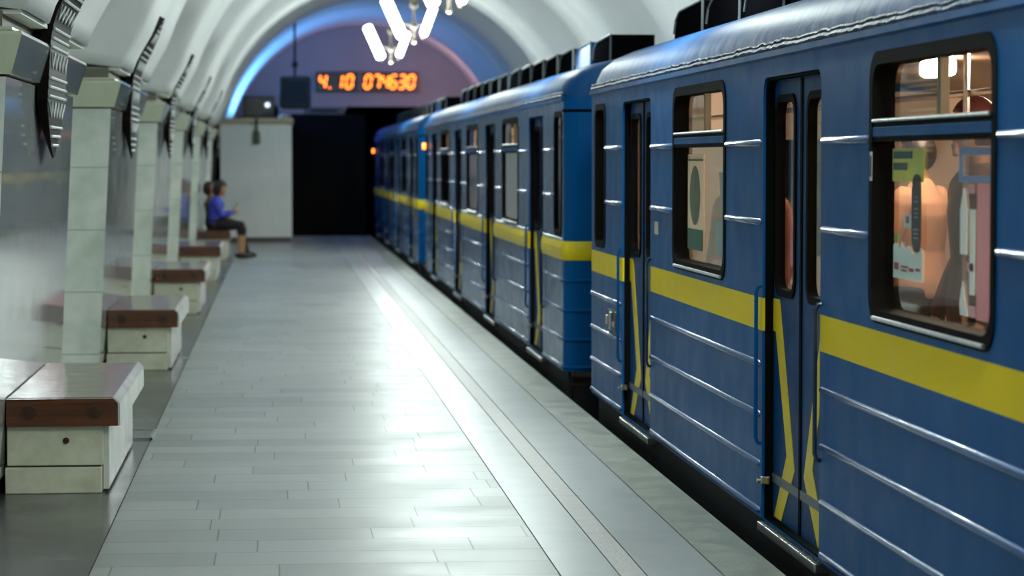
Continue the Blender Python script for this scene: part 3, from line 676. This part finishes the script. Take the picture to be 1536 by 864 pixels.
# second window (Y 12.0 .. 13.6): fruit poster and blue sticker
sticker(f1, 'poster', R4(12.86, 13.36, 1.19, 1.69), film('cream_film', (.72, .62, .46), .6), label='cream poster with dark oval fruit')
sticker(f1, 'poster_line', R4(12.86, 13.33, 1.655, 1.665), mat('dark_green_print', (.02, .09, .05), .5), .003)
ov = [(13.12 + .16 * math.cos(a * PI / 12), 1.475 + .155 * math.sin(a * PI / 12)) for a in range(24)]
sticker(f1, 'poster_fruit', ov, mat('dark_blue_green_print', (.05, .075, .08), .5, noise=(9, (.14, .17, .03), .9)), .003)
sticker(f1, 'poster_caption', R4(12.87, 13.34, 1.19, 1.30), mat('dark_green_print', (.02, .09, .05), .5), .003)
sticker(f1, 'aqua_sticker', R4(12.05, 12.50, 1.19, 1.36), film('aqua_film', (.24, .36, .36), .75), label='pale blue sticker')
hand = [(12.30, 1.40), (12.20, 1.40), (12.12, 1.46), (12.28, 1.60), (12.40, 1.60), (12.36, 1.47)]
sticker(f1, 'figure_shape', hand, film('aqua_film', (.24, .36, .36), .75))
text_mesh('10K', .034, mat('black_print', (.012, .014, .022), .4), f2, 'card_lettering', Vector((XP - .004, 8.615, 1.452)) - O1, (PI / 2, 0, -PI / 2), .0004)

# ------------------------------------------------------------------ end of the hall: clock, monitors, camera
t = thing('digital_clock', 'orange digital clock showing 4.10 and 07 46 30 on the end wall', 'clock', (2.085, YE - .02, 3.28))
bm = BM(); box(bm, -1.20, 1.20, -.14, .02, -.02, .44, .02); obj('case', bm, mat('clock_case', (.012, .010, .010), .35), t)
bm = BM(); box(bm, -.22, -.13, -.146, -.138, -.02, .44); obj('divider', bm, mat('clock_divider', (.12, .11, .12), .5), t)
M_SEG = mat('orange_led', (.9, .2, .02), .4, emit=(1, .16, .008), es=4.5)
SEG = {'0': 'abcdef', '1': 'bc', '3': 'abcdg', '4': 'bcfg', '6': 'acdefg', '7': 'abc'}
def digit(ch, cx, w=.195, h=.30, z0=.07, th=.056):
    bm = BM(); sl = .14
    def seg(p, q, hor):
        (u0, v0), (u1, v1) = p, q; k = th / 2
        if hor: pts = [(u0, v0), (u0 + k, v0 + k), (u1 - k, v0 + k), (u1, v0), (u1 - k, v0 - k), (u0 + k, v0 - k)]
        else: pts = [(u0, v0), (u0 + k, v0 + k), (u0 + k, v1 - k), (u0, v1), (u0 - k, v1 - k), (u0 - k, v0 + k)]
        prism(bm, [(cx + u + sl * (v - h / 2), z0 + v) for u, v in pts], -.152, -.142, 'y')
    a = w / 2 - th / 2; g = .004
    D = {'a': ((-a + g, h), (a - g, h), 1), 'g': ((-a + g, h / 2), (a - g, h / 2), 1), 'd': ((-a + g, 0), (a - g, 0), 1), 'f': ((-a, h / 2 + g), (-a, h - g), 0), 'b': ((a, h / 2 + g), (a, h - g), 0), 'e': ((-a, g), (-a, h / 2 - g), 0), 'c': ((a, g), (a, h / 2 - g), 0)}
    for s in SEG[ch]: seg(*D[s])
    obj('digit', bm, M_SEG, t)
for ch, x in (('4', -1.045), ('1', -.66), ('0', -.42), ('0', .02), ('7', .22), ('4', .42), ('6', .62), ('3', .82), ('0', 1.03)): digit(ch, x)
bm = BM(); box(bm, -.90, -.86, -.152, -.142, .05, .09); obj('decimal_point', bm, M_SEG, t)

M_MON = mat('blue_grey_casing', (.02, .032, .05), .4); M_SCR = mat('dark_screen', (.008, .009, .012), .12)
t = thing('hanging_monitor', 'boxy monitor hanging from the vault left of the orange clock', 'monitor', (.335, 51.75, 2.695))
bm = BM(); box(bm, -.32, .32, -.28, .28, 0, .66, .07, seg=3); obj('casing', bm, M_MON, t, True)
bm = BM(); box(bm, -.25, .25, -.292, -.275, .08, .58, .006); obj('screen', bm, mat('bluish_screen', (.012, .03, .07), .5, spec=.1), t)
bm = BM(); tube(bm, [(0, 0, .64), (0, 0, 1.86)], .025, 8); box(bm, -.06, .06, -.06, .06, .84, .95, .01); obj('hanging_pole', bm, M_DARK, t)
t = thing('standing_monitor', 'dark boxy monitor standing on the white block under the blue arch', 'monitor', (-.42, 51.72, 2.50))
bm = BM(); box(bm, -.30, .34, -.2, .25, .02, .46, .03); box(bm, -.2, .2, -.12, .15, 0, .03); obj('casing', bm, M_MON, t, True)
bm = BM(); box(bm, -.26, .10, -.212, -.198, .05, .42, .004); obj('screen', bm, M_SCR, t)
bm = BM(); cyl(bm, (.20, -.205, .27), .05, .02, 'y', 16); obj('indicator_lamp', bm, mat('pale_indicator', (.7, .75, .85), .3, emit=(.7, .8, 1), es=1.6), t)
t = thing('junction_box', 'low grey box behind the hanging monitor above the dark opening', 'box', (1.0, 56.0, 2.68))
bm = BM(); box(bm, -.45, .45, -.12, .12, .0, .14, .01); obj('housing', bm, M_MON, t)
bm = BM(); box(bm, -.30, .30, -.13, -.115, .03, .10); obj('cover', bm, M_DARK, t)
t = thing('dome_lamp', 'small white dome on the right corner of the block cornice', 'dome', (.12, 52.0, 2.50))
bm = BM(); tube(bm, [(0, 0, 0), (0, 0, .03)], .13, 20); obj('base', bm, M_CORN, t, True)
bm = BM(); tube(bm, [(0, 0, .03), (0, 0, .06), (0, 0, .085), (0, 0, .098)], [.125, .11, .07, .02], 20); obj('dome_cover', bm, mat('white_plastic', (.7, .72, .68), .35), t, True)
t = thing('wall_spotlight', 'small dark fixture hanging on the face of the white block', 'spotlight', (-.44, 51.36, 2.36))
bm = BM(); tube(bm, [(0, .02, .12), (0, -.03, .12), (0, -.04, -.12)], .022, 8); obj('bracket', bm, M_DARK, t)
bm = BM(); tube(bm, [(0, -.04, -.10), (0, -.045, -.14), (0, -.05, -.34), (0, -.05, -.38)], [.03, .065, .075, .05], 16); obj('lamp_head', bm, mat('dusty_green_metal', (.10, .11, .08), .5), t, True)

# ------------------------------------------------------------------ people
def skin_mesh(joints_, edges, sub=2):
    names = list(joints_); me = bpy.data.meshes.new('tmp')
    me.from_pydata([joints_[n][0] for n in names], [(names.index(a), names.index(b)) for a, b in edges], []); me.update()
    o = bpy.data.objects.new('tmp', me); COL.objects.link(o)
    sk = o.modifiers.new('s', 'SKIN'); sk.use_smooth_shade = True; sk.branch_smoothing = .4
    for i, n in enumerate(names):
        r = joints_[n][1]; me.skin_vertices[0].data[i].radius = r if isinstance(r, tuple) else (r, r)
        me.skin_vertices[0].data[i].use_root = (i == 0)
    ss = o.modifiers.new('u', 'SUBSURF'); ss.levels = sub; ss.render_levels = sub
    dg = bpy.context.evaluated_depsgraph_get(); r = bpy.data.meshes.new_from_object(o.evaluated_get(dg))
    bpy.data.objects.remove(o); bpy.data.meshes.remove(me); return r
def merge_remesh(meshes, voxel):
    bm = bmesh.new()
    for m in meshes: bm.from_mesh(m); bpy.data.meshes.remove(m)
    me = bpy.data.meshes.new('tmp'); bm.to_mesh(me); bm.free()
    o = bpy.data.objects.new('tmp', me); COL.objects.link(o)
    rm = o.modifiers.new('r', 'REMESH'); rm.mode = 'VOXEL'; rm.voxel_size = voxel; rm.use_smooth_shade = True
    s = o.modifiers.new('m', 'SMOOTH'); s.factor = .4; s.iterations = 3
    dg = bpy.context.evaluated_depsgraph_get(); r = bpy.data.meshes.new_from_object(o.evaluated_get(dg))
    bpy.data.objects.remove(o); bpy.data.meshes.remove(me); return r
def loft(ch, n=18):
    """tube through (point, front radius, side radius) rings with rounded ends; side axis stays near Y"""
    bm = bmesh.new(); P = [Vector(c[0]) for c in ch]; rows = []
    d0 = (P[1] - P[0]).normalized(); d1 = (P[-1] - P[-2]).normalized(); r0 = min(ch[0][1:]) ; r1 = min(ch[-1][1:])
    C = [(P[0] - d0 * r0 * .8, ch[0][1] * .45, ch[0][2] * .45)] + list(ch) + [(P[-1] + d1 * r1 * .8, ch[-1][1] * .45, ch[-1][2] * .45)]
    Q = [Vector(c[0]) for c in C]
    for i, (p, ra, rb) in enumerate(C):
        d = (Q[min(i + 1, len(Q) - 1)] - Q[max(0, i - 1)]).normalized(); y = Vector((0, 1, 0)); y = y - d * y.dot(d)
        if y.length < .2: y = Vector((1, 0, 0)) - d * d.x
        y.normalize(); x = y.cross(d)
        rows.append([bm.verts.new(Vector(p) + x * ra * math.cos(2 * PI * k / n) + y * rb * math.sin(2 * PI * k / n)) for k in range(n)])
    for i in range(len(rows) - 1):
        for k in range(n): bm.faces.new((rows[i][k], rows[i][(k + 1) % n], rows[i + 1][(k + 1) % n], rows[i + 1][k]))
    bm.faces.new(rows[0][::-1]); bm.faces.new(rows[-1]); bmesh.ops.recalc_face_normals(bm, faces=bm.faces[:])
    me = bpy.data.meshes.new('l'); bm.to_mesh(me); bm.free(); return me
def head_mesh(c, yaw=0, pitch=0):
    """head facing +X, centre c"""
    bm = bmesh.new(); ball(bm, (0, 0, 0), 1, u=28, v=20)
    for v in bm.verts:
        x, y, z = v.co
        nx = x * .096; ny = y * .074; nz = z * .118
        if z < 0: ny *= 1 - .38 * z * z; nx = nx * (1 - .18 * z * z) + (.014 * z * z if x > 0 else 0)
        if x < 0 and z < 0: nx *= 1 + .28 * z
        if x > .5 and abs(y) < .75 and .02 < z < .3: nx -= .010 * (1 - abs(abs(y) - .38) / .4) if abs(abs(y) - .38) < .4 else 0
        v.co = (nx, ny, nz)
    ball(bm, (.094, 0, -.018), .015, .9, .85, 1.5); ball(bm, (.104, 0, -.032), .012, 1, 1.1, .9)      # nose
    ball(bm, (.086, 0, -.066), .017, .7, 1.4, .45); ball(bm, (.084, 0, -.077), .016, .7, 1.3, .45)       # lips
    ball(bm, (.079, 0, -.100), .020, .8, 1.1, .8)                                                          # chin
    for s in (-1, 1):
        ball(bm, (-.002, s * .074, -.008), .03, .62, .28, 1.05); ball(bm, (.080, s * .03, .004), .011, .8, 1.2, .8)
        ball(bm, (.084, s * .03, .024), .012, .7, 1.8, .5)
    M = Matrix.Translation(c) @ Matrix.Rotation(yaw, 4, 'Z') @ Matrix.Rotation(pitch, 4, 'Y')
    bm.transform(M); me = bpy.data.meshes.new('h'); bm.to_mesh(me); bm.free(); return me
def hair_mesh(c, yaw, pitch, length=0.0, bulk=1.0):
    bm = bmesh.new(); ball(bm, (0, 0, 0), 1, u=24, v=18)
    for v in bm.verts:
        x, y, z = v.co; f = 1 + .03 * math.sin(9 * x + 5 * z) + .03 * math.sin(11 * y - 4 * z)
        zz = z * .126
        if x > .25 and z < .45: x = .25 + (x - .25) * .1
        if z < 0: zz = z * (.085 + length)
        v.co = (x * .108 * bulk * f - .012, y * .090 * bulk * f, zz * bulk + .012)
    bm.transform(Matrix.Translation(c) @ Matrix.Rotation(yaw, 4, 'Z') @ Matrix.Rotation(pitch, 4, 'Y'))
    me = bpy.data.meshes.new('hair'); bm.to_mesh(me); bm.free(); return me
def hand_mesh(wrist, d, n, curl=.5, side=1):
    """wrist point, direction d of the palm, palm normal n (fingers curl toward n)"""
    d = Vector(d).normalized(); n = Vector(n); n = (n - d * n.dot(d)).normalized(); s = d.cross(n) * side; w = Vector(wrist); out = []
    j = {'a': (w, .019), 'b': (w + d * .045, (.020, .030)), 'c': (w + d * .085, (.012, .033))}
    out.append(skin_mesh(j, [('a', 'b'), ('b', 'c')], 1))
    for i, (off, ln) in enumerate(((-.027, .068), (-.009, .078), (.009, .072), (.026, .056))):
        b = w + d * .082 + s * off; a = curl * .5; pts = [(b - d * .02, .009), (b, .009)]; p = b; ang = a
        for q, f in enumerate((.45, .32, .23)):
            dd = d * math.cos(ang) + n * math.sin(ang); p = p + dd * ln * f; pts.append((p, .008 - q * .0008)); ang += curl
        out.append(skin_mesh({str(q): v for q, v in enumerate(pts)}, [(str(q), str(q + 1)) for q in range(len(pts) - 1)], 1))
    b = w + d * .025 - s * .022; p1 = b + (d * .6 - s * .7 + n * .2) * .035; p2 = p1 + (d * .8 - s * .2 + n * .5) * .03; p3 = p2 + (d * .8 + n * .6) * .022
    out.append(skin_mesh({'0': (b, .011), '1': (p1, .010), '2': (p2, .009), '3': (p3, .0075)}, [('0', '1'), ('1', '2'), ('2', '3')], 1))
    return out
def person(label, loc, rz, J, hy, hp, skin_m, cloth, hair_m, hair_len, curl, palm_n, group=None, bulk=1.0, cat='person'):
    """J: joint positions facing +X. cloth: list of (name, material, [joints with radius], edges)"""
    t = thing('person', label, cat, loc, rz, group)
    V = lambda n: Vector(J[n])
    def torso(g, top=True):
        up = (V('chest') - V('hip')); w = V('hip') + up * .45
        ch = [(V('hip') - up * .34, .085 + g, .12 + g), (V('hip') - up * .2, .115 + g, .165 + g), (V('hip'), .118 + g, .168 + g), (w, .100 + g, .138 + g), (V('chest'), .118 + g, .168 + g), (V('chest').lerp(V('neck'), .42), .105 + g, .172 + g), (V('chest').lerp(V('neck'), .72), .075 + g, .125 + g), (V('neck'), .055 + g, .062 + g)]
        if top: ch.append((V('head') - Vector((.012, 0, .05)), .048, .050))
        return loft(ch)
    def arm(s_, g, to_wrist=True):
        return loft([(V('sh' + s_) + Vector((0, 0, .012)), .045 + g, .042 + g), (V('sh' + s_).lerp(V('el' + s_), .12), .056 + g, .052 + g), (V('sh' + s_).lerp(V('el' + s_), .5), .048 + g, .046 + g), (V('el' + s_), .041 + g, .041 + g), (V('el' + s_).lerp(V('wr' + s_), .4), .038 + g, .038 + g), (V('wr' + s_), .026 + g, .022 + g)])
    def leg(s_, g, foot=True, stop=1.0):
        kn, an = V('kn' + s_), V('an' + s_); e = kn.lerp(an, stop)
        return loft([(V('th' + s_).lerp(V('hip'), .5), .10 + g, .085 + g), (V('th' + s_), .092 + g, .088 + g), (V('th' + s_).lerp(kn, .55), .074 + g, .072 + g), (kn, .056 + g, .056 + g), (kn.lerp(e, .35), .057 + g, .055 + g), (kn.lerp(e, .75), .044 + g, .042 + g), (e, .035 + g, .035 + g)])
    def foot(s_, g):
        an, ft = V('an' + s_), V('ft' + s_); d = ft - an
        return loft([(an + Vector((-.045, 0, -.035)), .032 + g, .032 + g), (an + Vector((0, 0, -.03)), .048 + g, .036 + g), (an.lerp(ft, .5) + Vector((0, 0, -.012)), .034 + g, .040 + g), (an.lerp(ft, .85), .026 + g, .042 + g), (ft, .018 + g, .032 + g)])
    parts = [torso(0), head_mesh(V('head'), hy, hp)]
    for s in 'lr':
        d = V('wr' + s) - V('el' + s); parts += [arm(s, 0), leg(s, 0), foot(s, 0)] + hand_mesh(J['wr' + s], d, palm_n[s], curl, 1 if s == 'r' else -1)
    link('body', merge_remesh(parts, .0065), skin_m, t, smooth='all')
    link('hair', hair_mesh(V('head'), hy, hp, hair_len, bulk), hair_m, t, smooth='all')
    for nm, m, kind in cloth:
        if kind == 'top': ms = [torso(.018, False), arm('l', .014), arm('r', .014)]
        elif kind == 'trousers': ms = [leg('l', .012), leg('r', .012), loft([(V('hip') + (V('chest') - V('hip')) * f, .117 + .004, .17 + .004) for f in (-.3, -.1, .12)])]
        elif kind == 'skirt': ms = [leg('l', .022, stop=.35), leg('r', .022, stop=.35), loft([(V('thl').lerp(V('thr'), .5), .10, .15), (V('knl').lerp(V('knr'), .5), .07, .13)]), loft([(V('hip') + (V('chest') - V('hip')) * f, .135, .185) for f in (-.3, -.1, .12)])]
        elif kind == 'shoes':
            for s in 'lr': link('shoe', merge_remesh([foot(s, .010)], .006), m, t, smooth='all')
            continue
        link(nm, merge_remesh(ms, .010), m, t, smooth='all')
    return t
SK1 = mat('skin', (.46, .24, .13), .5); SK2 = mat('tan_skin', (.38, .19, .11), .5)
HB = mat('black_hair', (.010, .008, .008), .45); HBR = mat('dark_brown_hair', (.022, .012, .008), .45)
# seated woman, facing +X; right side (toward camera) is -Y
SH = .48
JW = {'hip': (0, 0, .615), 'chest': (.03, 0, .92), 'neck': (.045, 0, 1.03), 'head': (.10, 0, 1.175), 'shl': (.02, .16, .965), 'shr': (.02, -.16, .965), 'ell': (.12, .22, .74), 'elr': (.13, -.21, .73), 'wrl': (.31, .09, .78), 'wrr': (.31, -.08, .78),
      'thl': (.08, .09, .59), 'thr': (.08, -.09, .59), 'knl': (.46, .09, .55), 'knr': (.44, -.05, .64), 'anl': (.47, .10, .09), 'anr': (.42, .02, .24), 'ftl': (.62, .10, .035), 'ftr': (.53, .03, .15)}
JW['knr'] = (.45, -.10, .56); JW['anr'] = (.42, -.09, .09); JW['ftr'] = (.57, -.10, .035)
person('woman in a blue cardigan sitting on the far bench reading', (-1.08, 42.95, 0), 0, JW, 0, .32, SK1,
       [('cardigan', mat('blue_cardigan', (.055, .075, .52), .8), 'top'),
        ('skirt', mat('dark_skirt', (.016, .010, .014), .8), 'skirt'), ('shoes', mat('dark_shoes', (.02, .012, .01), .5), 'shoes')], HB, .06, .7, {'l': (0, -1, .2), 'r': (0, 1, .2)}, bulk=1.14)
JC = dict(JW); JC.update({'head': (-.045, 0, 1.165), 'neck': (-.03, 0, 1.03), 'chest': (-.01, 0, .92), 'anl': (.55, .1, .09), 'anr': (.58, -.09, .09), 'ftl': (.70, .1, .035), 'ftr': (.73, -.09, .035), 'wrl': (.28, .09, .66), 'wrr': (.28, -.08, .66)})
person('person in a tan top and black trousers sitting behind the woman in blue', (-1.13, 43.62, 0), 0, JC, 0, .1, SK2,
       [('top', mat('tan_top', (.20, .12, .055), .8), 'top'), ('trousers', mat('black_trousers', (.012, .012, .014), .8), 'trousers'), ('shoes', mat('dark_shoes', (.02, .012, .01), .5), 'shoes')], HBR, .05, .7, {'l': (0, -1, .2), 'r': (0, 1, .2)})
t = thing('newspaper', 'folded white newspaper held by the woman in blue', 'newspaper', (-.72, 42.95, .765), 0)
t.rotation_euler = (0, math.radians(-38), 0)
for nm, s in (('left_sheet', 1), ('right_sheet', -1)):
    bm = BM(); n = 8
    V = [[bm.verts.new((-.07 + .22 * a / n, s * (.005 + .15 * b / n), .05 * (a / n) + .035 * math.sin(PI * b / n) + .05)) for b in range(n + 1)] for a in range(n + 1)]
    for a in range(n):
        for b in range(n): bm.faces.new((V[a][b], V[a + 1][b], V[a + 1][b + 1], V[a][b + 1]))
    ob = obj('sheet', bm, mat('newsprint', (.60, .62, .58), .8, noise=(16, (.20, .22, .18), .8)), t, True); ob.modifiers.new('thick', 'SOLIDIFY').thickness = .004

def standing(label, loc, rz, h, top_m, leg_m, hair_m, skin_m, arms, hair_len=.02, hp=.05, hy=0):
    k = h / 1.75
    J = {'hip': (0, 0, .95), 'chest': (.0, 0, 1.30), 'neck': (.0, 0, 1.46), 'head': (.035, 0, 1.615), 'shl': (0, .185, 1.40), 'shr': (0, -.185, 1.40), 'thl': (0, .095, .90), 'thr': (0, -.095, .90), 'knl': (.02, .10, .49), 'knr': (.02, -.10, .49), 'anl': (-.01, .11, .085), 'anr': (-.01, -.11, .085), 'ftl': (.15, .12, .035), 'ftr': (.15, -.12, .035)}
    J.update(arms); J = {a: tuple(Vector(b) * k) for a, b in J.items()}
    t = person(label, loc, rz, J, hy, hp, skin_m, [('jacket', top_m, 'top'), ('trousers', leg_m, 'trousers'), ('shoes', mat('dark_shoes', (.02, .012, .01), .5), 'shoes')], hair_m, hair_len, .45, {'l': (1, 0, 0), 'r': (1, 0, 0)})
    return t
AD = {'ell': (-.03, .25, 1.12), 'elr': (-.03, -.25, 1.12), 'wrl': (.08, .24, .90), 'wrr': (.08, -.24, .90)}
AF = {'ell': (.06, .24, 1.13), 'elr': (.06, -.24, 1.13), 'wrl': (.27, .10, 1.14), 'wrr': (.27, -.10, 1.14)}
DT = mat('black_trousers', (.012, .012, .014), .8)
standing('passenger in a peach jacket standing in the aisle behind the foreground window', (3.50, 13.6, .02), PI * .75, 1.80, mat('peach_jacket', (.62, .33, .20), .8), DT, HBR, SK2, AF)
standing('tall passenger in dark brown with reddish hair behind the foreground window', (2.93, 10.4, .02), PI * 1.03, 1.92, mat('dark_brown_jacket', (.15, .085, .065), .8), DT, mat('reddish_dark_hair', (.06, .012, .010), .5), SK2, AD)
standing('passenger in an orange brown jacket near the far door of the nearest car', (2.84, 15.1, .02), PI * 1.3, 1.72, mat('orange_brown_jacket', (.32, .11, .035), .8), DT, HBR, SK1, AD)
